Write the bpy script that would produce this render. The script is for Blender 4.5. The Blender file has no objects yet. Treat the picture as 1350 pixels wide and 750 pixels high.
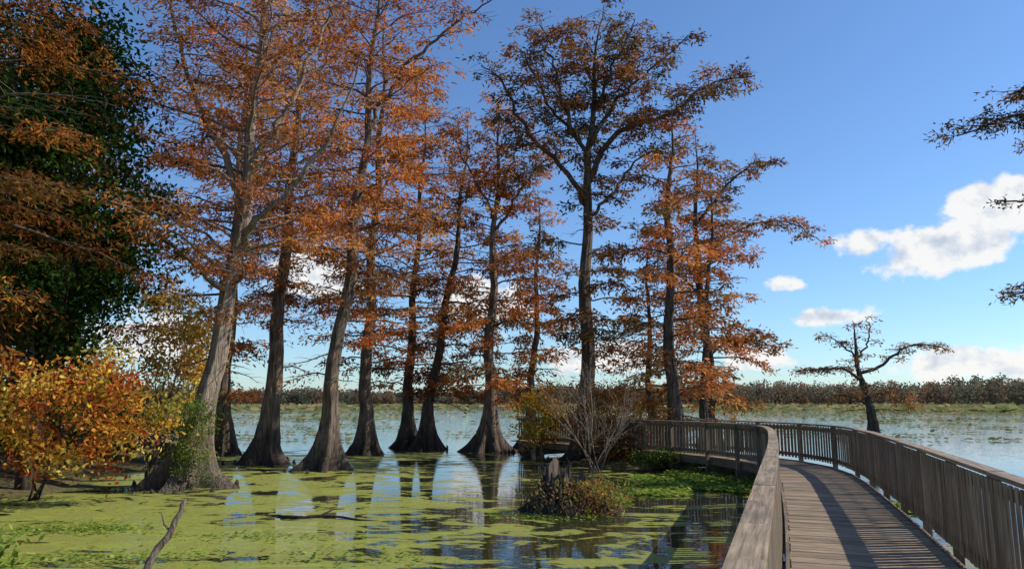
import bpy, math, random
import numpy as np
from mathutils import Vector
random.seed(7); rng=np.random.default_rng(11)
S=bpy.context.scene
U=random.uniform

# ---------------------------------------------------------------- mesh builder
class MB:
    def __init__(s): s.V=[];s.F=[];s.M=[];s.C=[];s.G=[];s.S=[];s.n=0
    def add(s,V,F,mat=0,col=(1,1,1),grain=None,smooth=False):
        V=np.asarray(V,dtype=np.float32).reshape(-1,3);F=np.asarray(F,dtype=np.int32).reshape(-1,4)
        c=np.asarray(col,dtype=np.float32)
        if c.ndim==1: c=np.tile(c,(len(V),1))
        s.V.append(V);s.F.append(F+s.n);s.M.append(np.full(len(F),mat,np.int32));s.C.append(c)
        s.G.append(V if grain is None else np.asarray(grain,dtype=np.float32));s.S.append(np.full(len(F),smooth,bool));s.n+=len(V)
    def build(s,name,mats):
        V=np.concatenate(s.V);F=np.concatenate(s.F);M=np.concatenate(s.M);C=np.concatenate(s.C);G=np.concatenate(s.G);SM=np.concatenate(s.S)
        me=bpy.data.meshes.new(name);me.vertices.add(len(V));me.vertices.foreach_set('co',V.ravel())
        me.loops.add(F.size);me.loops.foreach_set('vertex_index',F.ravel())
        me.polygons.add(len(F));me.polygons.foreach_set('loop_start',np.arange(0,F.size,4,dtype=np.int32))
        me.polygons.foreach_set('loop_total',np.full(len(F),4,np.int32))
        for m in mats: me.materials.append(m)
        me.polygons.foreach_set('material_index',M);me.polygons.foreach_set('use_smooth',SM)
        a=me.attributes.new('Col','FLOAT_COLOR','POINT');a.data.foreach_set('color',np.concatenate([C,np.ones((len(C),1),np.float32)],1).ravel())
        g=me.attributes.new('grain','FLOAT_VECTOR','POINT');g.data.foreach_set('vector',G.ravel())
        me.update(calc_edges=True);me.validate()
        o=bpy.data.objects.new(name,me);S.collection.objects.link(o);return o

def tube(mb,P,R,k=4,mat=0,col=(1,1,1)):
    P=np.asarray(P,float);R=np.asarray(R,float);n=len(P)
    T=np.gradient(P,axis=0);T/=np.linalg.norm(T,axis=1)[:,None]+1e-9
    d=P[-1]-P[0];ref=np.eye(3)[np.argmin(np.abs(d))]
    N=np.cross(T,ref);N/=np.linalg.norm(N,axis=1)[:,None]+1e-9;B=np.cross(T,N)
    a=np.arange(k)*2*math.pi/k
    V=P[:,None]+R[:,None,None]*(np.cos(a)[None,:,None]*N[:,None]+np.sin(a)[None,:,None]*B[:,None])
    i=np.arange(n-1)[:,None]*k;j=np.arange(k)[None];j2=(j+1)%k
    F=np.stack([i+j,i+j2,i+k+j2,i+k+j],-1)
    mb.add(V,F,mat,col,smooth=True)

def norm(a): return a/(np.linalg.norm(a,axis=-1,keepdims=True)+1e-9)
def leaves(mb,P,D,L,W,col,mat=1):
    n=len(P);D=norm(D);sd=norm(np.cross(D,rng.normal(size=(n,3))))
    L=np.broadcast_to(L,(n,))[:,None];W=np.broadcast_to(W,(n,))[:,None]
    V=np.stack([P,P+D*L*.5+sd*W*.5,P+D*L,P+D*L*.5-sd*W*.5],1)
    mb.add(V.reshape(-1,3),np.arange(4*n).reshape(n,4),mat,np.repeat(col,4,axis=0))

# ---------------------------------------------------------------- materials
def newmat(name):
    m=bpy.data.materials.new(name);m.use_nodes=True;nt=m.node_tree;nt.nodes.clear()
    o=nt.nodes.new('ShaderNodeOutputMaterial');return m,nt,o
def N(nt,t,**k):
    n=nt.nodes.new(t)
    for a,b in k.items():
        if a in n.inputs: n.inputs[a].default_value=b
        else: setattr(n,a,b)
    return n
def math_(nt,op,a,b=None,c=None,clamp=False):
    n=nt.nodes.new('ShaderNodeMath');n.operation=op;n.use_clamp=clamp
    for i,v in enumerate([a,b,c]):
        if v is None: continue
        if isinstance(v,(int,float)): n.inputs[i].default_value=v
        else: nt.links.new(v,n.inputs[i])
    return n.outputs[0]
def ramp(nt,fac,stops):
    r=nt.nodes.new('ShaderNodeValToRGB');nt.links.new(fac,r.inputs[0]);e=r.color_ramp.elements
    while len(e)<len(stops): e.new(.5)
    for i,(p,c) in enumerate(stops): e[i].position=p;e[i].color=(*c,1) if len(c)==3 else c
    return r.outputs[0]
def mixc(nt,f,a,b,bt='MIX'):
    n=nt.nodes.new('ShaderNodeMix');n.data_type='RGBA';n.blend_type=bt
    for s,v in ((n.inputs[0],f),(n.inputs[6],a),(n.inputs[7],b)):
        if isinstance(v,(int,float)): s.default_value=v
        elif isinstance(v,tuple): s.default_value=(*v,1)
        else: nt.links.new(v,s)
    return n.outputs[2]

def leafmat(name,trans=.45):
    m,nt,o=newmat(name);at=N(nt,'ShaderNodeAttribute',attribute_name='Col')
    d=N(nt,'ShaderNodeBsdfDiffuse');t=N(nt,'ShaderNodeBsdfTranslucent');x=N(nt,'ShaderNodeMixShader');x.inputs[0].default_value=trans
    for q in (d,t): nt.links.new(at.outputs['Color'],q.inputs['Color'])
    nt.links.new(d.outputs[0],x.inputs[1]);nt.links.new(t.outputs[0],x.inputs[2]);nt.links.new(x.outputs[0],o.inputs[0]);return m
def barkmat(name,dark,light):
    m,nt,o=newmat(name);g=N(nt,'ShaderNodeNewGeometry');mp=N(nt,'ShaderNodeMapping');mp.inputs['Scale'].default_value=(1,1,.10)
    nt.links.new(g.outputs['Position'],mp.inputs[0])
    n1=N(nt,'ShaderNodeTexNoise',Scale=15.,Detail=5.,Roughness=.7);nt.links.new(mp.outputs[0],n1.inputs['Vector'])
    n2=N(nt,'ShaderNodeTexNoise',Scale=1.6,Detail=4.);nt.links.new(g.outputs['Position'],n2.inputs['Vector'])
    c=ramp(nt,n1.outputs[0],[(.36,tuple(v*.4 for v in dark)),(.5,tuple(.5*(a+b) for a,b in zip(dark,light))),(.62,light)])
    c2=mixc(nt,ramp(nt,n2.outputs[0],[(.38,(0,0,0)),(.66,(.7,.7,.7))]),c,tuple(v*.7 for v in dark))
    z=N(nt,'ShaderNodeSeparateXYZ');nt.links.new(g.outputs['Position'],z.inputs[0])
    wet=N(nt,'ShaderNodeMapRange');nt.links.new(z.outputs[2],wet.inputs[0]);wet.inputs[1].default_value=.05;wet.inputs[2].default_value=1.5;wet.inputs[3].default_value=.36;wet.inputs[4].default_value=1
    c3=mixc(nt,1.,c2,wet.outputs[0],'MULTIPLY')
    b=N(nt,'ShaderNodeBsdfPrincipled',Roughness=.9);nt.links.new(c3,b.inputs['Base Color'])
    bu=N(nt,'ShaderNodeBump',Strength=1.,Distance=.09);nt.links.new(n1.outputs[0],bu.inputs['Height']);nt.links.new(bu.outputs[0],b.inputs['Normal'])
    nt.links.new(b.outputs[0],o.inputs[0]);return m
def woodmat():
    m,nt,o=newmat('weathered_wood');g=N(nt,'ShaderNodeAttribute',attribute_name='grain');at=N(nt,'ShaderNodeAttribute',attribute_name='Col')
    mp=N(nt,'ShaderNodeMapping');mp.inputs['Scale'].default_value=(1.2,28,28);nt.links.new(g.outputs['Vector'],mp.inputs[0])
    n1=N(nt,'ShaderNodeTexNoise',Scale=1.6,Detail=7.,Roughness=.65,Distortion=.3);nt.links.new(mp.outputs[0],n1.inputs['Vector'])
    n2=N(nt,'ShaderNodeTexNoise',Scale=2.5,Detail=5.);nt.links.new(g.outputs['Vector'],n2.inputs['Vector'])
    c=ramp(nt,n1.outputs[0],[(.3,(.075,.053,.036)),(.5,(.21,.16,.11)),(.72,(.36,.295,.215))])
    c=mixc(nt,ramp(nt,n2.outputs[0],[(.45,(0,0,0)),(.75,(.6,.6,.6))]),c,(.07,.06,.04))
    c=mixc(nt,1.,c,at.outputs['Color'],'MULTIPLY')
    b=N(nt,'ShaderNodeBsdfPrincipled',Roughness=.82);nt.links.new(c,b.inputs['Base Color'])
    bu=N(nt,'ShaderNodeBump',Strength=.5,Distance=.006);nt.links.new(n1.outputs[0],bu.inputs['Height']);nt.links.new(bu.outputs[0],b.inputs['Normal'])
    nt.links.new(b.outputs[0],o.inputs[0]);return m
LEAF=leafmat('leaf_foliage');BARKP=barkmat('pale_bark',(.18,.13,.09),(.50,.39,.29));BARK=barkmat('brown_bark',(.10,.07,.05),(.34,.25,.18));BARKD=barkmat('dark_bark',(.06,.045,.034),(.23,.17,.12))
WOOD=woodmat()

# ---------------------------------------------------------------- trees
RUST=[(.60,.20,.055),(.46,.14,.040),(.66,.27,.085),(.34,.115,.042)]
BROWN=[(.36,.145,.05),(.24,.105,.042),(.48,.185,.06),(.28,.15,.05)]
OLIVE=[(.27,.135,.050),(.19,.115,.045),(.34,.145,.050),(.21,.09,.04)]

def fluted_trunk(mb,P,R,flare,seed,k=36):
    P=np.asarray(P);n=len(P);a=np.arange(k)*2*math.pi/k
    r2=np.random.default_rng(seed);ph=r2.uniform(0,6.28,5);z=P[:,2]
    f=np.exp(-np.maximum(z,0)/.9)
    def ridge(m,p): return 1-2*np.abs(np.sin(m*.5*a+p))
    fl=.32*ridge(6,ph[0])+.20*ridge(10,ph[1])+.16*ridge(14,ph[2])
    tw=.06*np.cos(5*a[None]+ph[3]+z[:,None]*.3)+.04*np.cos(9*a[None]+ph[4]-z[:,None]*.4)
    rad=R[:,None]*(1+f[:,None]*fl[None]+tw)*(1+r2.normal(0,.02,(n,k)))
    V=np.zeros((n,k,3));V[...,0]=P[:,0,None]+rad*np.cos(a);V[...,1]=P[:,1,None]+rad*np.sin(a);V[...,2]=P[:,2,None]
    i=np.arange(n-1)[:,None]*k;j=np.arange(k)[None];j2=(j+1)%k
    mb.add(V,np.stack([i+j,i+j2,i+k+j2,i+k+j],-1),0,smooth=True)

def grow(mb,rec,P,R,lo,hi,nb,Lf,e0,e1,dens,cols,bare=.1,tl=1.0):
    P=np.asarray(P);seg=np.linalg.norm(np.diff(P,axis=0),axis=1);cs=np.concatenate([[0],np.cumsum(seg)]);cs/=cs[-1]
    for i in range(nb):
        t=lo+(hi-lo)*((i+U(0,1))/nb);p=np.array([np.interp(t,cs,P[:,c]) for c in range(3)]);r=np.interp(t,cs,R)
        az=i*2.399+U(-.6,.6);q=(t-lo)/(hi-lo);L=Lf(q)*U(.45,1.2)
        if L<.3: continue
        ea=e0(q)+U(-.2,.2);eb=e1(q)+U(-.2,.2);n=8;pts=[p.copy()];st=L/(n-1);aa=az
        for k in range(1,n):
            s=k/(n-1);el=ea+(eb-ea)*s+U(-.25,.25);aa+=U(-.3,.3)
            p=p+st*np.array([math.cos(aa)*math.cos(el),math.sin(aa)*math.cos(el),math.sin(el)]);pts.append(p.copy())
        pts=np.array(pts);br=min(.5*r,.010*L+.012);tube(mb,pts,np.linspace(br,.008,n),4)
        isbare=random.random()<bare;base=np.array(random.choice(cols))*U(.7,1.25)
        n2=max(4,int(L*4.0))
        for j in range(n2):
            s=.18+.82*(j+U(0,1))/n2;s=min(s,.99);x=s*(n-1);k=int(x);q0=pts[k]+(pts[k+1]-pts[k])*(x-k)
            d=pts[k+1]-pts[k];a0=math.atan2(d[1],d[0]);sg=1 if j%2 else -1
            a2=a0+sg*U(.5,1.25);L2=((.14+.34*(1-s))*L*U(.5,1.2)+.22)*tl;el=U(-.25,.3)+eb*.3
            tw=[q0];c=q0.copy()
            for m in range(3):
                c=c+L2/3*np.array([math.cos(a2)*math.cos(el),math.sin(a2)*math.cos(el),math.sin(el)]);a2+=U(-.3,.3);el-=U(-.05,.3);tw.append(c.copy())
            tube(mb,tw,[.010,.008,.006,.003],3)
            if isbare and random.random()<.85: continue
            if random.random()<.18: continue
            for m in range(3): rec.append((tw[m],tw[m+1],int(dens*L2/3*U(.3,1.7))+1,base*U(.8,1.2)))

def flush(mb,rec,L,W,jit=.11):
    if not rec: return
    cnt=np.array([r[2] for r in rec]);A=np.repeat(np.array([r[0] for r in rec]),cnt,0);B=np.repeat(np.array([r[1] for r in rec]),cnt,0);C=np.repeat(np.array([r[3] for r in rec]),cnt,0)
    n=len(A);s=rng.random((n,1));P=A+(B-A)*s+rng.normal(size=(n,3))*[jit,jit,jit*.8]+[0,0,-.05]
    D=norm(B-A)*.6+rng.normal(size=(n,3))*[.7,.7,.5]+[0,0,-.35]
    C=C*rng.uniform(.6,1.4,(n,1));C[:,1]*=rng.uniform(.85,1.25,n)
    leaves(mb,P,D,L*rng.uniform(.6,1.4,n),W*rng.uniform(.7,1.3,n),np.minimum(C,.8))

def path(pts,n,wig=.05):
    pts=np.array(pts,float);t=np.linspace(0,1,len(pts));tt=np.linspace(0,1,n)
    out=[]
    for v in tt:
        x=v*(len(pts)-1);i=min(int(x),len(pts)-2);f=x-i
        p0=pts[max(i-1,0)];p1=pts[i];p2=pts[i+1];p3=pts[min(i+2,len(pts)-1)]
        out.append(.5*((2*p1)+(-p0+p2)*f+(2*p0-5*p1+4*p2-p3)*f*f+(-p0+3*p1-3*p2+p3)*f**3))
    out=np.array(out);w=rng.normal(0,wig,(n,3));w[:,2]=0;w[0]=0;out+=w;return out

def cypress(name,bx,by,ctrl,r0,flare,nb,Lf,e0,e1,dens,cols,bark,lo=.3,hi=.99,limbs=[],leaf=(.18,.05),bare=.1,hf=.66,dead=6,tl=1.0):
    mb=MB();rec=[]
    P=path([(bx+c[0],by+c[1],c[2]) for c in ctrl],44,.018);H=P[-1,2]
    zz=np.concatenate([np.linspace(-.3,2.6,20),np.linspace(2.9,H,34)])
    Q=np.stack([np.interp(zz,P[:,2],P[:,0]),np.interp(zz,P[:,2],P[:,1]),zz],1)
    Q[:,0]+=.07*np.sin(zz*1.3+bx);Q[:,1]+=.05*np.cos(zz*1.1+by)
    R=r0*np.clip(1-zz/H,.03,1)**.8+flare*np.exp(-np.maximum(zz,-.1)/hf)+.08*r0*np.exp(-np.maximum(zz,0)/2.2)
    fluted_trunk(mb,Q,R,flare,int(abs(bx*91+by*7)))
    grow(mb,rec,Q[2:],R[2:],lo,hi,nb,Lf,e0,e1,dens,cols,bare,tl)
    grow(mb,rec,Q[2:],R[2:],max(lo-.16,.12),lo+.1,dead,lambda q:1.8,lambda q:.1,lambda q:-.25,dens*.5,cols,.5)
    for lb in limbs:
        pts,r,nb2,L2,lo2=lb
        p=path([(bx+c[0],by+c[1],c[2]) for c in pts],20,.07);rr=np.linspace(r,.02,20);tube(mb,p,rr,7)
        grow(mb,rec,p,rr,lo2,1.,nb2,lambda q:L2*(1-.4*q),lambda q:.3,lambda q:-.1,dens,cols,bare,tl)
    flush(mb,rec,leaf[0],leaf[1])
    return mb.build(name,[bark,LEAF])

CN='bald_cypress_tree'
bell=lambda a,b,pk:(lambda q:a*(max(0.,1-abs(q-pk)/(1-pk if q>pk else pk+.6)))**.6+b)
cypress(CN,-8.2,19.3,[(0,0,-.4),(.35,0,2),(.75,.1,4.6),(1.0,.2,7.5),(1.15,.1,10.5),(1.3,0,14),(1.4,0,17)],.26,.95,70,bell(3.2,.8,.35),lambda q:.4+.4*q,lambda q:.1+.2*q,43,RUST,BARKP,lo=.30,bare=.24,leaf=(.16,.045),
  limbs=[([(.9,.1,6),(1.6,-.5,6.7),(2.6,-.8,7.6),(3.6,-1,9),(4.3,-1,11)],.11,12,1.8,.3),([(.75,.1,4.9),(0,-.3,5.6),(-.9,-.6,6.3),(-2.0,-.8,7.6),(-2.5,-.9,9)],.09,14,1.7,.25),
         ([(.95,.15,7.2),(.4,.1,8.6),(-.5,0,10.4),(-1.1,0,12.5),(-1.5,0,15)],.12,18,1.9,.2),([(1.05,.1,8.3),(1.9,.3,10),(2.7,.4,12),(3.3,.4,14.5)],.11,16,2.,.2)])
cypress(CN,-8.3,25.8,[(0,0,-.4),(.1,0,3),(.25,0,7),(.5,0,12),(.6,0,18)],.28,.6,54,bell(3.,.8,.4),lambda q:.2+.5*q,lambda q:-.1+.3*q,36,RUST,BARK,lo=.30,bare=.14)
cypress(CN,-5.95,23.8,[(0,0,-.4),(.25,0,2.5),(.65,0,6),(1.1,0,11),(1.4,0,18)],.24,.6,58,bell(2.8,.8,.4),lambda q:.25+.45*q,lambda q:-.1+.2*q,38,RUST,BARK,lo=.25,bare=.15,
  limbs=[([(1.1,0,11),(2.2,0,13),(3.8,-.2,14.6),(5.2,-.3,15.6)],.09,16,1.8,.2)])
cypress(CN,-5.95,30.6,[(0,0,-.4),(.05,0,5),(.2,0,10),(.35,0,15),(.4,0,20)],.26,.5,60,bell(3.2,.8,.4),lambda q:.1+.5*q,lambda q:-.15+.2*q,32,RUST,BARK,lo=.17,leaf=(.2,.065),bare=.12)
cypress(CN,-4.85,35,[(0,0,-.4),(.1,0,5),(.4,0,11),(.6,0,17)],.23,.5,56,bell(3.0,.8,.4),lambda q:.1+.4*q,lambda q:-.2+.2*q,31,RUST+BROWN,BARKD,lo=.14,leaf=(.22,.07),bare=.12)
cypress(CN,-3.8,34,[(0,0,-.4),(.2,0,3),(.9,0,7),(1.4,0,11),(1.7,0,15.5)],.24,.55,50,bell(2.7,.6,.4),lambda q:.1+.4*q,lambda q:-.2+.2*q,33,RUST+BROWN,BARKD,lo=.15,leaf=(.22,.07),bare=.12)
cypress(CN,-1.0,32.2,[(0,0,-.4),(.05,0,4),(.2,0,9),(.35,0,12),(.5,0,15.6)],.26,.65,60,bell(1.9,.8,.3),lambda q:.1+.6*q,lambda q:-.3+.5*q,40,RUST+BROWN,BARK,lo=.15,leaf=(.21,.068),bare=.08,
  limbs=[([(.25,0,9.6),(1.2,0,11),(2.2,.2,12.6),(3.2,.2,13.3)],.08,16,1.5,.2),([(.25,0,10),(-.5,0,11.6),(-1.3,.2,13.2),(-1.5,.2,14.6)],.07,16,1.4,.2),([(.3,0,10.5),(.9,0,12.4),(1.4,.2,14.6)],.07,14,1.4,.2)])
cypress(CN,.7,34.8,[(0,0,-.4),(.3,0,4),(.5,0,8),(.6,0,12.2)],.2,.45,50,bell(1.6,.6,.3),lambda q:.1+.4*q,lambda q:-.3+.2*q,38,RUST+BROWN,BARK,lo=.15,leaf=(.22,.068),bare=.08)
# tall broad crowned one in the middle
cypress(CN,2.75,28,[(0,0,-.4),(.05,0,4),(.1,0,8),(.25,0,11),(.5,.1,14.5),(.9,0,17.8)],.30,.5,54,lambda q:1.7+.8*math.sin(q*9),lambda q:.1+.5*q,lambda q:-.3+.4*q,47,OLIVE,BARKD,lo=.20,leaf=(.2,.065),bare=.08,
  limbs=[([(.1,0,9.6),(-.7,.2,11.2),(-2.2,.4,12.8),(-3.2,.3,14.8),(-3.9,.2,15.4)],.12,26,1.9,.25),
         ([(.2,0,10.6),(1.3,-.4,12.3),(3.4,-.6,13.1),(5.0,-.3,14.4),(7.0,0,14.9)],.13,34,1.7,.22),
         ([(.3,0,12),(1.4,.5,14),(2.9,.8,15.4),(4.4,.5,16.9)],.10,24,1.8,.25),
         ([(.2,0,11.2),(-.6,-.5,13.2),(-1.2,-.3,15.4),(-1.6,0,17.2)],.10,24,1.8,.25),
         ([(.3,0,12.6),(1.0,-.5,14.6),(2.2,-.3,17.2)],.09,18,1.6,.25),
         ([(.3,0,11.6),(-1.2,.5,13.8),(-2.5,.6,16.4)],.09,16,1.6,.3),
         ([(.1,0,9),(1.2,.6,10.2),(2.2,.8,11.6),(3.2,.8,12.2)],.08,14,1.6,.25)])
cypress(CN,5.55,26,[(0,0,-.4),(0,0,4),(.05,0,8),(.3,0,12.8)],.25,.42,54,bell(1.7,.7,.4),lambda q:.1+.5*q,lambda q:-.3+.3*q,41,BROWN+RUST[:2],BARKD,lo=.18,leaf=(.19,.063),bare=.08)
cypress(CN,6.7,36,[(0,0,-.4),(-.1,0,4),(0,0,10.5)],.18,.3,40,bell(1.5,.6,.3),lambda q:.1+.3*q,lambda q:-.3+.2*q,35,BROWN,BARKD,lo=.16,leaf=(.22,.068),bare=.1)
cypress(CN,9.4,36,[(0,0,-.4),(0,0,5),(-.3,0,9),(-.1,0,15.4)],.28,.4,50,bell(2.1,.8,.25),lambda q:.1+.4*q,lambda q:-.3+.2*q,40,BROWN+RUST[:2],BARKD,lo=.13,leaf=(.22,.068),bare=.08,
  limbs=[([(-.2,0,8),(.9,0,9.8),(2.6,.3,10.8),(4.3,.2,10.9),(5.8,0,9.9)],.08,22,1.5,.25),([(-.1,0,11),(1.2,0,12.6),(2.8,0,13.9),(3.9,0,13.8)],.08,16,1.4,.25),([(-.1,0,7),(-1.2,0,8.5),(-2.2,0,10.5)],.07,10,1.4,.25),([(0,0,4),(1,0,5),(2.4,0,5),(3.6,0,4.4)],.07,18,1.4,.25)])
cypress(CN,7.9,31,[(0,0,-.4),(.1,0,4),(.5,0,8),(.7,0,12.4)],.17,.3,40,bell(1.6,.6,.4),lambda q:.1+.4*q,lambda q:-.3+.2*q,38,BROWN+RUST,BARKD,lo=.20,leaf=(.2,.063),bare=.1)
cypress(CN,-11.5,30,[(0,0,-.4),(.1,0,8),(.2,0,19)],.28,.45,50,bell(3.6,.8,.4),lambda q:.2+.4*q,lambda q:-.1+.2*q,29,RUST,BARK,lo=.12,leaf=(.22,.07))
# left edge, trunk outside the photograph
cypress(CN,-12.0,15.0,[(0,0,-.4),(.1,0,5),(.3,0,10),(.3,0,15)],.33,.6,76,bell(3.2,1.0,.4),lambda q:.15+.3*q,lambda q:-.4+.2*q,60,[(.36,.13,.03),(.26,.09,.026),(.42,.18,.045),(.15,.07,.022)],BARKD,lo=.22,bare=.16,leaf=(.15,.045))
# small crooked one in the open lake
cypress(CN,19,40,[(0,0,-.4),(-.1,0,2),(-.5,0,4.2),(-.7,0,6.4)],.24,.22,14,bell(.9,.3,.4),lambda q:.3,lambda q:-.1,22,BROWN,BARKD,lo=.35,dead=3,leaf=(.19,.06),bare=.2,
  limbs=[([(-.4,0,3.6),(.8,.2,4.0),(2.0,.1,4.9),(3.2,0,5.1),(4.4,0,4.8)],.10,20,1.0,.3),([(-.3,0,3.2),(-1.2,.2,3.8),(-2.2,0,3.8),(-3.8,0,3.7)],.09,20,.95,.3),([(-.5,0,4.4),(.2,0,5.6),(.1,0,6.6)],.06,6,.7,.4),([(-.1,0,2.2),(1.2,0,2.6),(2.3,0,1.6)],.05,14,.9,.3),([(-.4,0,4.2),(-1.4,0,5.2),(-2.2,0,5.6)],.06,8,.8,.4),([(0,0,1.8),(-1.2,0,2.4),(-2.6,0,2.1)],.05,12,.8,.4)])
# right edge, trunk outside the photograph
cypress(CN,18.0,20.5,[(0,0,-.4),(-.1,0,5),(-.2,0,10),(0,0,16)],.32,.5,20,bell(1.6,.6,.4),lambda q:.2,lambda q:0.,44,OLIVE,BARKD,lo=.6,leaf=(.17,.05),
  limbs=[([(-.2,0,8.4),(-1.8,0,9.7),(-3.4,-.2,10.2),(-5.2,-.2,9.6)],.09,28,1.1,.3),([(-.2,0,10),(-1.8,0,11.0),(-3.6,0,10.9)],.07,20,1.1,.3),
         ([(-.2,0,7.2),(-1.8,0,7.9),(-3.4,0,7.7),(-4.2,.1,7.75)],.05,6,.4,.6),([(-.1,0,4.4),(-1.6,0,5.5),(-3.0,0,5.4),(-4.0,0,5.0)],.06,22,.9,.3)])

# ---------------------------------------------------------------- broadleaf trees & shrubs
def leafy(name,bx,by,z0,c,rad,ncl,clr,nleaf,size,cols,bark=BARKD,stems=6,br=.05,shell=.5,wid=.55):
    mb=MB();P=[];C=[]
    cc=np.array(c)
    hubs=[]
    for i in range(stems):
        a=i*2.4;h=cc+np.array(rad)*np.array([math.cos(a)*.35,math.sin(a)*.35,U(-.6,.4)])
        p=path([(bx+U(-.1,.1),by+U(-.1,.1),z0-.2),((bx*.6+h[0]*.4),(by*.6+h[1]*.4),z0+.45*(h[2]-z0)),tuple(h)],10,.04)
        tube(mb,p,np.linspace(br,br*.35,10),6);hubs.append((h,p))
    for i in range(ncl):
        d=norm(rng.normal(size=3));r=(shell+(1-shell)*rng.random())*U(.8,1.12);q=cc+np.array(rad)*d*r
        if q[2]<z0+.1: q[2]=z0+U(.1,.5)
        h,p=min(hubs,key=lambda hp:np.sum((hp[0]-q)**2));s=p[random.randint(4,9)]
        tube(mb,path([tuple(s),tuple((s+q)/2+rng.normal(size=3)*.1),tuple(q)],6,.03),np.linspace(br*.25,.004,6),3)
        n=int(nleaf*U(.5,1.4));g=rng.normal(size=(n,3))*clr*U(.7,1.2)*np.array([.6,.6,.38])
        P.append(q+g);C.append(np.tile(np.array(random.choice(cols))*U(.7,1.25),(n,1)))
    P=np.concatenate(P);C=np.concatenate(C);n=len(P);C*=rng.uniform(.65,1.35,(n,1))
    P[:,2]=np.maximum(P[:,2],z0+.02)
    leaves(mb,P,rng.normal(size=(n,3))+[0,0,-.3],size*rng.uniform(.6,1.3,n),size*wid*rng.uniform(.7,1.2,n),np.minimum(C,.8))
    return mb.build(name,[bark,LEAF])
GREEN=[(.035,.085,.014),(.022,.055,.011),(.055,.11,.018),(.018,.04,.010),(.075,.11,.02)]
MAPLE=[(.72,.44,.06),(.68,.32,.05),(.58,.20,.04),(.70,.50,.10),(.40,.34,.06),(.45,.10,.03)]
leafy('broadleaf_tree',-11.3,17.8,.2,(-11.0,17.6,7.2),(2.1,2.6,5.4),140,.7,260,.15,GREEN,stems=9,br=.14)
leafy('broadleaf_tree',-15.5,20,.2,(-15,20,6.5),(3.6,3,6.5),120,1.1,240,.21,GREEN,stems=8,br=.16)
leafy('maple_sapling',-10.3,16.6,.2,(-9.5,16.0,1.9),(2.3,1.3,1.4),80,.42,90,.12,MAPLE,stems=7,br=.025)
leafy('maple_sapling',-9.9,20.8,.1,(-9.2,20.6,3.6),(1.4,.9,2.0),56,.40,75,.13,[(.70,.46,.10),(.68,.36,.07),(.54,.40,.10)],stems=7,br=.03)
leafy('shrub',-12.8,14.8,.2,(-12.0,14.6,1.6),(1.3,1.,1.5),36,.5,140,.12,[(.06,.12,.02),(.04,.09,.02),(.5,.09,.02)],stems=6,br=.03)
leafy('shrub',-14.5,25,.2,(-14.2,25,1.3),(2.8,1.6,1.5),70,.6,110,.15,[(.14,.16,.04),(.30,.17,.05),(.10,.12,.03)],stems=9,br=.03)
leafy('shrub',-19,30,.2,(-18.5,30,1.8),(4.5,1.8,2.),90,.8,110,.2,[(.14,.15,.04),(.26,.14,.05),(.10,.12,.03)],stems=9,br=.03)
leafy('shrub',-11.5,26,.0,(-11.4,26,.8),(1.6,.7,1.0),46,.4,80,.1,[(.24,.12,.04),(.16,.16,.04)],stems=9,br=.015)
leafy('vine_shrub',-7.9,18.5,.1,(-7.7,18.4,1.3),(.6,.35,1.1),40,.24,80,.07,[(.17,.24,.04),(.26,.28,.06),(.10,.15,.03)],stems=7,br=.012)
leafy('yellow_shrub',1.0,29.2,.05,(1.0,29,1.6),(1.1,.9,1.4),40,.4,80,.12,[(.66,.40,.05),(.44,.36,.06),(.56,.26,.04)],stems=6,br=.02)
leafy('brown_shrub',3.5,25.6,.1,(3.4,25.6,1.4),(1.9,1.1,1.5),100,.40,110,.09,[(.36,.15,.045),(.26,.12,.04),(.40,.21,.06)],stems=9,br=.02)
leafy('brown_shrub',5.2,27.4,.1,(5.2,27.4,.9),(1.5,1.,1.),40,.42,100,.09,[(.28,.12,.04),(.30,.19,.05)],stems=7,br=.02)
leafy('green_shrub',4.8,23.4,.1,(4.8,23.4,.3),(1.6,.6,.25),24,.3,80,.08,[(.14,.20,.03),(.11,.14,.03)],stems=6,br=.01)

mb=MB()
def twig(mb,p,az,el,L,r,dep):
    pts=[p];q=p.copy()
    for k in range(5):
        az+=U(-.22,.22);el=min(1.45,el+U(-.16,.16));q=q+L/5*np.array([math.cos(az)*math.cos(el),math.sin(az)*math.cos(el),math.sin(el)]);pts.append(q.copy())
    tube(mb,pts,np.linspace(r,r*.5,6),4)
    if dep>0:
        for k in range(4): twig(mb,pts[random.randint(2,5)],az+U(-1.5,1.5),el+U(-.5,.35),L*U(.4,.7),r*.5,dep-1)
for i in range(8): twig(mb,np.array([2.5+U(-.25,.25),22.9+U(-.2,.2),0.]),i*.8,U(.8,1.35),U(1.3,2.1),.024,3)
mb.build('bare_shrub',[BARKP])

# ---------------------------------------------------------------- stump with plants
mb=MB();k=64;a=np.arange(k)*2*math.pi/k;zs=np.array([-.25,-.05,.08,.2,.34,.5,.72,1.,.5]);rs=np.array([.95,.80,.66,.54,.46,.41,.37,.33,.12])
def rdg(m,p): return 1-2*np.abs(np.sin(m*.5*a+p))
fl=1+.22*rdg(6,1)+.16*rdg(10,2)+.12*rdg(17,.3)
top=.50+.18*np.cos(a+2.6)+.16*rdg(7,1)+.34*rng.random(k)
V=np.zeros((9,k,3))
for i in range(9):
    w=1+rng.normal(0,.06,k)
    V[i,:,0]=.98+rs[i]*fl*w*np.cos(a)*1.05;V[i,:,1]=14.9+rs[i]*fl*w*np.sin(a);V[i,:,2]=zs[i]*(top if 3<i<8 else 1)*(.5 if i==8 else 1)
i=np.arange(8)[:,None]*k;j=np.arange(k)[None];mb.add(V,np.stack([i+j,i+(j+1)%k,i+k+(j+1)%k,i+k+j],-1),0)
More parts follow.
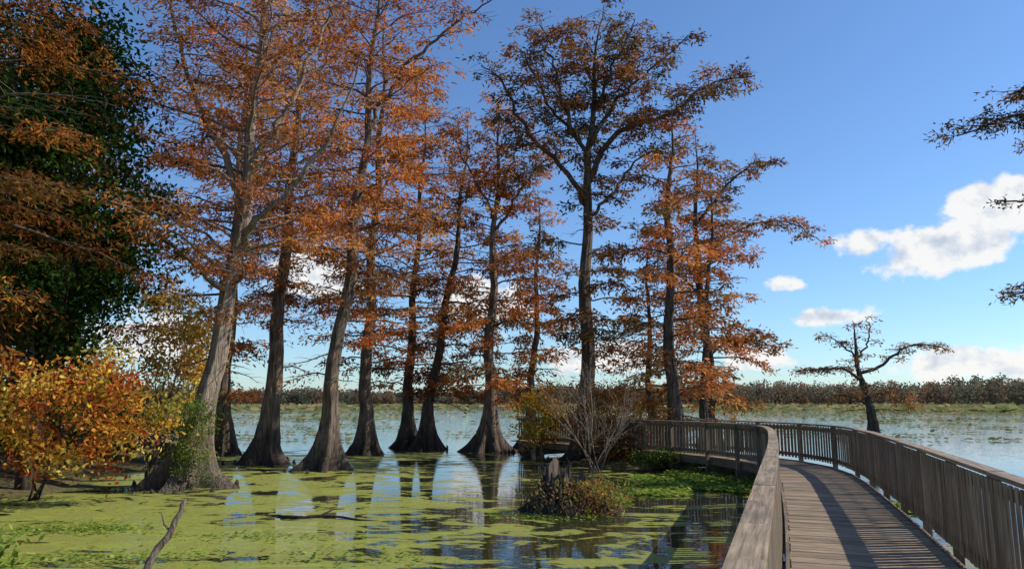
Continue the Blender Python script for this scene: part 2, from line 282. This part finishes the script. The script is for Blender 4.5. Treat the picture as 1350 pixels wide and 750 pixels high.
for q in range(46):
    az=U(0,6.28);r=U(.1,.42);x=.95+r*math.cos(az);y=14.9+r*math.sin(az);h=U(.45,.98)*(1-r*.5)
    tube(mb,[(x*1.0+.15*math.cos(az),y+.15*math.sin(az),0),(x,y,h*.6),(x+U(-.05,.05),y,h)],[.07,.045,.008],5)
for q in range(340):
    az=U(0,6.28);r=U(.15,.95);p=np.array([1.08+r*math.cos(az),14.9+r*math.sin(az),U(-.02,.5)*(1-r)]);h=U(.15,.7)
    tube(mb,[p,p+[U(-.12,.12),U(-.1,.1),h*.5],p+[U(-.3,.3),U(-.25,.25),h]],[.009,.006,.002],3)
n=2600;P=np.stack([rng.normal(1.35,.42,n),rng.normal(14.7,.3,n),rng.uniform(.02,.6,n)],1)
cl_=np.array([(.24,.30,.05),(.50,.20,.06),(.56,.38,.09),(.36,.20,.08)])[rng.integers(0,4,n)]*rng.uniform(.6,1.2,(n,1))
leaves(mb,P,rng.normal(size=(n,3))+[0,0,.5],.08*rng.uniform(.5,1.4,n),.028,cl_)
mb.build('tree_stump',[BARK,LEAF])

mb=MB()
for (cx,cy,rr,nn) in [(-8.0,19.3,1.5,9),(-5.9,23.8,1.2,7),(-8.3,25.8,1.3,7),(2.8,27,1.6,10),(5.5,26,1.2,8),(-.8,32,1.2,6),(-3.8,34,1.2,6)]:
    for q in range(nn):
        az=U(0,6.28);r=rr*U(.6,1.1);h=U(.06,.24);x=cx+r*math.cos(az);y=cy+r*math.sin(az)
        tube(mb,[(x,y,-.2),(x,y,0),(x+U(-.03,.03),y,h*.7),(x+U(-.04,.04),y,h)],[.10,.07,.04,.012],7)
mb.build('cypress_knees',[BARK])

mb=MB();p=path([(-4.55,9.5,-.15),(-4.5,9.8,.22),(-4.38,10.0,.48),(-4.33,10.2,.8)],14,.012);tube(mb,p,np.linspace(.05,.028,14)*rng.uniform(.85,1.15,14),9)
tube(mb,[p[8],p[8]+[-.1,.02,.1],p[8]+[-.15,.03,.24]],[.018,.012,.006],5);mb.build('driftwood_branch',[BARKP])
mb=MB();p=path([(-4.6,14.4,-.02),(-3.9,14.0,.03),(-3.3,14.1,.03),(-2.6,13.8,.0),(-2.0,13.7,-.05)],18,.03);tube(mb,p,np.linspace(.035,.015,18)*rng.uniform(.8,1.2,18),8);tube(mb,[p[7],p[7]+[.2,.3,.08],p[7]+[.35,.5,.06]],[.02,.014,.008],5);mb.build('driftwood_branch',[BARKD])

# ---------------------------------------------------------------- boardwalk
dx,dy=.340,.940;nx,ny=.940,-.340
cl=[(.75,-5),(.75,-1),(.75,3),(.75,7),(.74,11),(.68,14.5),(.58,17.5),(.28,20),(-.7,22.3),(-2.3,24.2),(-4.3,25.9),(-7.2,28.2),(-10.5,30.5)]
cp=path([(nx*l+dx*s,ny*l+dy*s,0) for l,s in cl],500,0)
cs=np.concatenate([[0],np.cumsum(np.linalg.norm(np.diff(cp,axis=0),axis=1))]);TT=norm(np.gradient(cp,axis=0));TOT=cs[-1]
def at(s,l,z):
    x=np.interp(s,cs,cp[:,0]);y=np.interp(s,cs,cp[:,1]);tx=np.interp(s,cs,TT[:,0]);ty=np.interp(s,cs,TT[:,1]);m=math.hypot(tx,ty)
    return (x+ty/m*l,y-tx/m*l,z)
FB=[(0,3,2,1),(4,5,6,7),(0,1,5,4),(1,2,6,5),(2,3,7,6),(3,0,4,7)]
def prism(mb,s0,s1,l0,l1,z0,z1,axis,tint):
    q=[(s0,l0),(s1,l0),(s1,l1),(s0,l1)];V=[at(s,l,z) for z in (z0,z1) for s,l in q]
    o=U(0,50);loc=[(s,l,z) for z in (z0,z1) for s,l in q]
    if axis=='s': g=[(s+o,l+o,z) for s,l,z in loc]
    elif axis=='l': g=[(l+o,s+o,z) for s,l,z in loc]
    else: g=[(z+o,s+o,l) for s,l,z in loc]
    V=np.array(V);F=np.array(FB)
    VV=V[F.ravel()];GG=np.array(g)[F.ravel()];mb.add(VV,np.arange(24).reshape(6,4),0,(tint,tint*U(.92,.98),tint*U(.80,.95)),GG)
par=bpy.data.objects.new('boardwalk',None);S.collection.objects.link(par)
DZ=.5;HW=.78
mb=MB();s=.02
while s<TOT-.2:
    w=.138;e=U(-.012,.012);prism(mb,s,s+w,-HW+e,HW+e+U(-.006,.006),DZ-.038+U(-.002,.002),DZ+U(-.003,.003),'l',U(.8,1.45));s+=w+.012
o=mb.build('deck_boards',[WOOD]);o.parent=par
mb=MB();s=0
while s<TOT-1.85:
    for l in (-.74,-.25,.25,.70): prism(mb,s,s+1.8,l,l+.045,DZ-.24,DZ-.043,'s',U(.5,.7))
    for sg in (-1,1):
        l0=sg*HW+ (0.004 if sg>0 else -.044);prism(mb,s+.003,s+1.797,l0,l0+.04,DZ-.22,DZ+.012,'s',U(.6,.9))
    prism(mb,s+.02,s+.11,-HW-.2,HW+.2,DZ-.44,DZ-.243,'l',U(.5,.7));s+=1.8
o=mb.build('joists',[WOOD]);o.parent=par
for sg,nm in ((-1,'left_railing'),(1,'right_railing')):
    mb=MB();s=.0
    def L(a,b):
        x,y=sg*(.75+a),sg*(.75+b);return (min(x,y),max(x,y))
    while s<TOT-1.85:
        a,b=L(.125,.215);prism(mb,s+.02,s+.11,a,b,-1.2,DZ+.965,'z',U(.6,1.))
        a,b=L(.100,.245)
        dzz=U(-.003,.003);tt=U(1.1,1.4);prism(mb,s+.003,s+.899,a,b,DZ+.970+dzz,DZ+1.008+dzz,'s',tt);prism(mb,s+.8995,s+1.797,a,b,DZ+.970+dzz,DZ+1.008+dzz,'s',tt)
        a,b=L(.122,.16);prism(mb,s+.112,s+1.818,a,b,DZ+.83,DZ+.92,'s',U(.7,1.));prism(mb,s+.112,s+1.818,a,b,DZ+.12,DZ+.21,'s',U(.7,1.))
        m=12
        for q in range(m):
            s1=s+.01+q*1.8/m+U(-.006,.006);a,b=L(.106,.118);prism(mb,s1,s1+.092,a,b,DZ+.07+U(-.01,.006),DZ+.955,'z',U(.7,1.5))
        s+=1.8
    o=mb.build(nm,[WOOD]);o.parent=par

# ---------------------------------------------------------------- lily pads and floating plants
def pads(mb,P,size,col,tilt):
    n=len(P);a=np.arange(6)*math.pi/3;ro=rng.uniform(0,6.28,n)
    t=rng.normal(0,tilt,(n,2));c=np.cos(a[None]+ro[:,None])*size[:,None];s=np.sin(a[None]+ro[:,None])*size[:,None]
    V=np.stack([P[:,0,None]+c,P[:,1,None]+s,P[:,2,None]+c*t[:,:1]+s*t[:,1:]+np.abs(t).sum(1)[:,None]*size[:,None]],-1)
    b=np.arange(n)[:,None]*6;F=np.concatenate([b+[0,1,2,3],b+[0,3,4,5]],0);mb.add(V.reshape(-1,3),F,0,np.repeat(col,6,0))
PG=np.array([(.22,.34,.05),(.28,.41,.07),(.16,.25,.04),(.37,.40,.09)])
def patch(x,y,sx=1.,sy=1.,ph=0.): return np.sin(x*sx+1.3*np.sin(y*sy*.7+ph)+ph)+np.sin(y*sy+1.7*np.sin(x*sx*.6)+ph*2)+.6*np.sin(x*2.3*sx+y*1.9*sy)
mb=MB();n=60000;x=rng.uniform(1.2,9,n);y=rng.uniform(14,25,n)
f=patch(x,y,1.1,.9,1.)+1.4-((x-5.0)/2.7)**2*1.3-((y-19.2)/4)**2*1.3;k=f>rng.uniform(-.2,.8,n)
x,y=x[k],y[k];n=len(x);pads(mb,np.stack([x,y,rng.uniform(.008,.03,n)],1),rng.uniform(.02,.06,n),PG[rng.integers(0,4,n)]*rng.uniform(.6,1.2,(n,1)),.25)
for (cx,cy,sx,sy,nn) in [(-7.2,12.9,1.1,.5,900),(-5.6,10.5,1.4,.5,500),(-7,9.7,.8,.5,500),(-2.4,10.6,1.2,.5,200),(-4,12.2,1.2,.4,200),(.6,14.2,.9,.4,500)]:
    xx=rng.normal(cx,sx*.6,nn);yy=rng.normal(cy,sy*.6,nn)
    pads(mb,np.stack([xx,yy,rng.uniform(.004,.02,nn)],1),rng.uniform(.012,.035,nn),PG[rng.integers(0,4,nn)]*rng.uniform(.6,1.2,(nn,1)),.2)
mb.build('floating_plants',[LEAF])
mb=MB()
for (y0,y1,n,sz,th,zh) in [(38,75,34000,.15,1.35,.06),(75,150,34000,.30,1.25,.08),(150,335,34000,.9,.85,.3)]:
    y=rng.uniform(y0,y1,n);x=y*rng.uniform(-.9,.95,n);f=patch(x,y,7/y0*2,24/y0*2,y0)+.5*np.sin(x*.9+y*.5)+.4*np.sin(x*.37-y*1.3);k=f>th+rng.uniform(-.3,.3,n);x,y=x[k],y[k];n=len(x)
    c=np.array([(.30,.36,.12),(.42,.35,.15),(.24,.32,.10),(.46,.36,.18)])[rng.integers(0,4,n)]*rng.uniform(.5,1.1,(n,1))
    pads(mb,np.stack([x,y,rng.uniform(.01,zh,n)],1),sz*rng.uniform(.4,1.2,n),c,.2)
mb.build('lily_pads',[LEAF])
mb=MB();n=700
b=np.stack([rng.normal(-6.75,.25,n),rng.normal(9.6,.25,n),rng.uniform(0,.4,n)],1);leaves(mb,b,rng.normal(size=(n,3))*[.6,.6,.4]+[0,0,.6],.13,.05,PG[rng.integers(0,4,n)]*rng.uniform(.6,1.3,(n,1)),0)
mb.build('marsh_plant',[LEAF])

# ---------------------------------------------------------------- banks
def soil(nm,cols,hz=None):
    m,nt,o=newmat(nm);g=N(nt,'ShaderNodeNewGeometry');n1=N(nt,'ShaderNodeTexNoise',Scale=9.,Detail=8.,Roughness=.7);nt.links.new(g.outputs['Position'],n1.inputs['Vector'])
    c=ramp(nt,n1.outputs[0],cols)
    b=N(nt,'ShaderNodeBsdfPrincipled',Roughness=.95);nt.links.new(c,b.inputs['Base Color']);bu=N(nt,'ShaderNodeBump',Strength=1.,Distance=.06);nt.links.new(n1.outputs[0],bu.inputs['Height']);nt.links.new(bu.outputs[0],b.inputs['Normal']);nt.links.new(b.outputs[0],o.inputs[0]);return m
SOIL=soil('leaf_litter_soil',[(.3,(.03,.022,.012)),(.48,(.12,.075,.03)),(.58,(.10,.13,.03)),(.75,(.3,.16,.05))])
FAR=soil('far_grass',[(.3,(.22,.2,.1)),(.7,(.34,.29,.15))])
def bank(name,x0,x1,y0,y1,hf,n=90):
    X,Y=np.meshgrid(np.linspace(x0,x1,n),np.linspace(y0,y1,n));Z=hf(X,Y)+rng.normal(0,.012,X.shape)
    i=(np.arange(n-1)[:,None]*n+np.arange(n-1)[None]);mb=MB();mb.add(np.stack([X,Y,Z],-1).reshape(-1,3),np.stack([i,i+1,i+n+1,i+n],-1),0,smooth=True);return mb.build(name,[SOIL])
bank('ground',-30,-7,11,34,lambda X,Y:np.clip((-10.8-X+ .5*np.sin(Y*1.1)+.3*np.sin(Y*2.7)-np.clip((15.5-Y),0,9)*.9-.12*np.abs(Y-18))*.12,-.3,.45)+.03*np.sin(X*3)*np.cos(Y*3))
bank('mud_bank',0,8,22,31,lambda X,Y:.22-.5*(((X-4.0)/2.9)**2+((Y-26.3)/3)**2)+.06*np.sin(X*4)*np.cos(Y*5)-.02)

def grid_far():
    th=np.radians(np.linspace(-60,60,160));rr=np.array([325,345,380,600,2500.]);mb=MB()
    V=[(r*math.sin(t),r*math.cos(t),[-.3,.5,1.2,2,3][i]) for i,r in enumerate(rr) for t in th];n=160
    i=(np.arange(4)[:,None]*n+np.arange(n-1)[None]);mb.add(V,np.stack([i,i+1,i+n+1,i+n],-1),0,smooth=True);return mb.build('far_shore',[FAR])  # low strip of far shore land under the tree line
grid_far()
mb=MB();cols=np.array([(.25,.16,.105),(.17,.15,.105),(.29,.17,.10),(.14,.155,.10),(.27,.21,.14)])  # greyed autumn colours, with distance haze painted into them
PP=[];CC=[]
for i in range(2000):
    t=math.radians(U(-50,52));r=U(345,440);h=(6.5+1.2*math.sin(t*9)+.8*math.sin(t*23+1)+ 3.5/(1+math.exp(-(t-.33)*25)))*U(.65,1.25);w=U(1.8,4.2);n=150
    g=norm(rng.normal(size=(n,3)))*rng.uniform(.7,1.05,(n,1))*[w,w,h*.5]+[r*math.sin(t),r*math.cos(t),1+h*.5];PP.append(g);c0=cols[random.randint(0,4)]*U(.7,1.1);CC.append(np.tile(c0,(n,1)))
PP=np.concatenate(PP);CC=np.concatenate(CC);n=len(PP);leaves(mb,PP,rng.normal(size=(n,3)),rng.uniform(.7,1.2,n),rng.uniform(.5,.9,n),CC*rng.uniform(.85,1.15,(n,1)),0)
mb.build('distant_tree_line',[LEAF])

# ---------------------------------------------------------------- water
m,nt,o=newmat('lake_water')
g=N(nt,'ShaderNodeNewGeometry');sp=N(nt,'ShaderNodeSeparateXYZ');nt.links.new(g.outputs['Position'],sp.inputs[0]);X,Y=sp.outputs[0],sp.outputs[1]
def mr(v,a,b,c,d):
    q=N(nt,'ShaderNodeMapRange',interpolation_type='SMOOTHSTEP');nt.links.new(v,q.inputs[0])
    for i,w in enumerate((a,b,c,d)): q.inputs[1+i].default_value=w
    return q.outputs[0]
mp=N(nt,'ShaderNodeMapping');mp.inputs['Scale'].default_value=(.8,1.4,1);mp.inputs['Rotation'].default_value=(0,0,.30);nt.links.new(g.outputs['Position'],mp.inputs[0])
n1=N(nt,'ShaderNodeTexNoise',Scale=.26,Detail=6.,Roughness=.55,Distortion=3.2);nt.links.new(mp.outputs[0],n1.inputs['Vector'])
ns=N(nt,'ShaderNodeTexNoise',Scale=.5,Detail=3.,Roughness=.5,Distortion=6.);nt.links.new(mp.outputs[0],ns.inputs['Vector'])
n2=N(nt,'ShaderNodeTexNoise',Scale=9.,Detail=5.,Roughness=.65);nt.links.new(g.outputs['Position'],n2.inputs['Vector'])
n3=N(nt,'ShaderNodeTexNoise',Scale=55.,Detail=3.);nt.links.new(g.outputs['Position'],n3.inputs['Vector'])
bias=math_(nt,'ADD',mr(Y,10,20,.05,-.025),mr(X,-5.5,1.5,.065,-.085));bias=math_(nt,'ADD',bias,mr(Y,30,38,0,-.5));bias=math_(nt,'ADD',bias,mr(X,7,10,0,-.3))
d=math_(nt,'ADD',math_(nt,'ADD',n1.outputs[0],bias),math_(nt,'MULTIPLY',math_(nt,'SUBTRACT',n2.outputs[0],.5),.16))
d=math_(nt,'ADD',d,math_(nt,'MULTIPLY',math_(nt,'SUBTRACT',ns.outputs[0],.5),.6))
mask=mr(d,.46,.53,0,1)
streak=mr(math_(nt,'ABSOLUTE',math_(nt,'SUBTRACT',ns.outputs[0],.47)),0,.016,.35,1)
holes=mr(n3.outputs[0],.34,.44,.5,1);mask=math_(nt,'MULTIPLY',math_(nt,'MULTIPLY',mask,holes),math_(nt,'MULTIPLY',streak,.98))
b=N(nt,'ShaderNodeBsdfPrincipled',Roughness=.02,IOR=1.33);b.inputs['Base Color'].default_value=(.026,.030,.013,1)
w1=N(nt,'ShaderNodeTexNoise',Scale=2.6,Detail=3.);mw=N(nt,'ShaderNodeMapping');mw.inputs['Scale'].default_value=(.7,1.6,1);nt.links.new(g.outputs['Position'],mw.inputs[0]);nt.links.new(mw.outputs[0],w1.inputs['Vector'])
bu=N(nt,'ShaderNodeBump',Distance=.02);nt.links.new(w1.outputs[0],bu.inputs['Height']);nt.links.new(mr(Y,10,50,.16,.6),bu.inputs['Strength']);nt.links.new(bu.outputs[0],b.inputs['Normal'])
dw=N(nt,'ShaderNodeBsdfPrincipled',Roughness=.65);dw.inputs['Specular IOR Level'].default_value=.3
c=ramp(nt,n3.outputs[0],[(.3,(.17,.20,.025)),(.55,(.30,.33,.05)),(.75,(.39,.40,.085))]);c=mixc(nt,mr(n2.outputs[0],.45,.7,0,.6),c,(.18,.19,.035));c=mixc(nt,mr(ns.outputs[0],.42,.64,0,.55),c,(.19,.18,.05))
nt.links.new(c,dw.inputs['Base Color']);b2=N(nt,'ShaderNodeBump',Strength=.5,Distance=.01);nt.links.new(n3.outputs[0],b2.inputs['Height']);nt.links.new(b2.outputs[0],dw.inputs['Normal'])
x=N(nt,'ShaderNodeMixShader');nt.links.new(mask,x.inputs[0]);nt.links.new(b.outputs[0],x.inputs[1]);nt.links.new(dw.outputs[0],x.inputs[2]);nt.links.new(x.outputs[0],o.inputs[0])
mb=MB();mb.add([(-3000,-3000,0),(3000,-3000,0),(3000,3000,0),(-3000,3000,0)],[(0,1,2,3)]);mb.build('lake_water',[m])

# ---------------------------------------------------------------- sky
EL,AZ=math.radians(40),math.radians(84)
W=bpy.data.worlds.new('World');S.world=W;W.use_nodes=True;nt=W.node_tree;nt.nodes.clear()
out=N(nt,'ShaderNodeOutputWorld');bg=N(nt,'ShaderNodeBackground',Strength=.14);nt.links.new(bg.outputs[0],out.inputs[0])
sky=N(nt,'ShaderNodeTexSky',sky_type='NISHITA');sky.sun_disc=False;sky.sun_elevation=EL;sky.sun_rotation=AZ;sky.air_density=1.;sky.dust_density=.3;sky.ozone_density=2.6
tc=N(nt,'ShaderNodeTexCoord');sp=N(nt,'ShaderNodeSeparateXYZ');nt.links.new(tc.outputs['Generated'],sp.inputs[0])
az=math_(nt,'MULTIPLY',math_(nt,'ARCTAN2',sp.outputs[0],sp.outputs[1]),57.2958);el=math_(nt,'MULTIPLY',math_(nt,'ARCSINE',sp.outputs[2]),57.2958)
blobs=[(30.8,10.4,4.9,1.9),(34.6,12.4,4,2.2),(25.6,10.9,2.2,1.2),(22.8,6.0,3.2,.9),(20.2,8.3,1.8,.7),(32.6,2.4,6,1.2),(18.5,3.0,3,.9),(7,3.2,5,1.4),(-2,7.2,4,2.4),(-15,9.3,4.5,2.2),(-26,4.2,6,2),(80,14,12,5),(-80,13,14,6),(150,15,14,6)]
dens=None
for a0,e0,w,h in blobs:
    qa=math_(nt,'POWER',math_(nt,'ABSOLUTE',math_(nt,'DIVIDE',math_(nt,'SUBTRACT',az,a0),w)),2.)
    qe=math_(nt,'DIVIDE',math_(nt,'SUBTRACT',el,e0),h);qe=math_(nt,'MULTIPLY',qe,qe)
    mm=math_(nt,'SUBTRACT',1.,math_(nt,'SQRT',math_(nt,'ADD',qa,qe)));dens=mm if dens is None else math_(nt,'MAXIMUM',dens,mm)
dens=math_(nt,'MAXIMUM',dens,-1.)
def cn(off):
    mp=N(nt,'ShaderNodeMapping');mp.inputs['Location'].default_value=off;mp.inputs['Scale'].default_value=(1,1,1.25);nt.links.new(tc.outputs['Generated'],mp.inputs[0])
    n=N(nt,'ShaderNodeTexNoise',Scale=19.,Detail=7.,Roughness=.56);nt.links.new(mp.outputs[0],n.inputs['Vector']);return n.outputs[0]
na=cn((0,0,0));nb=cn((-.008,.0,-.017))
den=math_(nt,'ADD',dens,math_(nt,'MULTIPLY',math_(nt,'SUBTRACT',na,.5),2.3))
q=N(nt,'ShaderNodeMapRange',interpolation_type='SMOOTHSTEP');nt.links.new(den,q.inputs[0]);q.inputs[1].default_value=-.04;q.inputs[2].default_value=.34
sh=math_(nt,'ADD',math_(nt,'MULTIPLY',math_(nt,'SUBTRACT',nb,na),-3.2),.66);sh=math_(nt,'SUBTRACT',sh,math_(nt,'MULTIPLY',math_(nt,'SUBTRACT',den,.5),.15),clamp=True)
cc=ramp(nt,sh,[(0,(.60,.66,.77)),(.38,(.80,.84,.90)),(.7,(1.03,1.02,1.0))]);cc=mixc(nt,1.,cc,(6.7,6.7,6.7),'MULTIPLY')
tint=mixc(nt,1.,sky.outputs[0],(.74,.94,1.16),'MULTIPLY')
col=mixc(nt,math_(nt,'MULTIPLY',q.outputs[0],.95),tint,cc);nt.links.new(col,bg.inputs[0])
sd=Vector((math.sin(AZ)*math.cos(EL),math.cos(AZ)*math.cos(EL),math.sin(EL)))
l=bpy.data.lights.new('sun','SUN');l.energy=5.;l.angle=math.radians(.5);l.color=(1,.93,.82);lo=bpy.data.objects.new('sun',l);lo.rotation_euler=sd.to_track_quat('Z','Y').to_euler();S.collection.objects.link(lo)

cam=bpy.data.cameras.new('camera');co=bpy.data.objects.new('camera',cam);S.collection.objects.link(co);S.camera=co
cam.sensor_width=36;cam.lens=26.2;cam.clip_end=6000;cam.clip_start=.05;co.location=(0,0,2.1);co.rotation_euler=(math.radians(98.9),0,0)
S.view_settings.view_transform='Standard';S.view_settings.look='None';S.view_settings.exposure=0
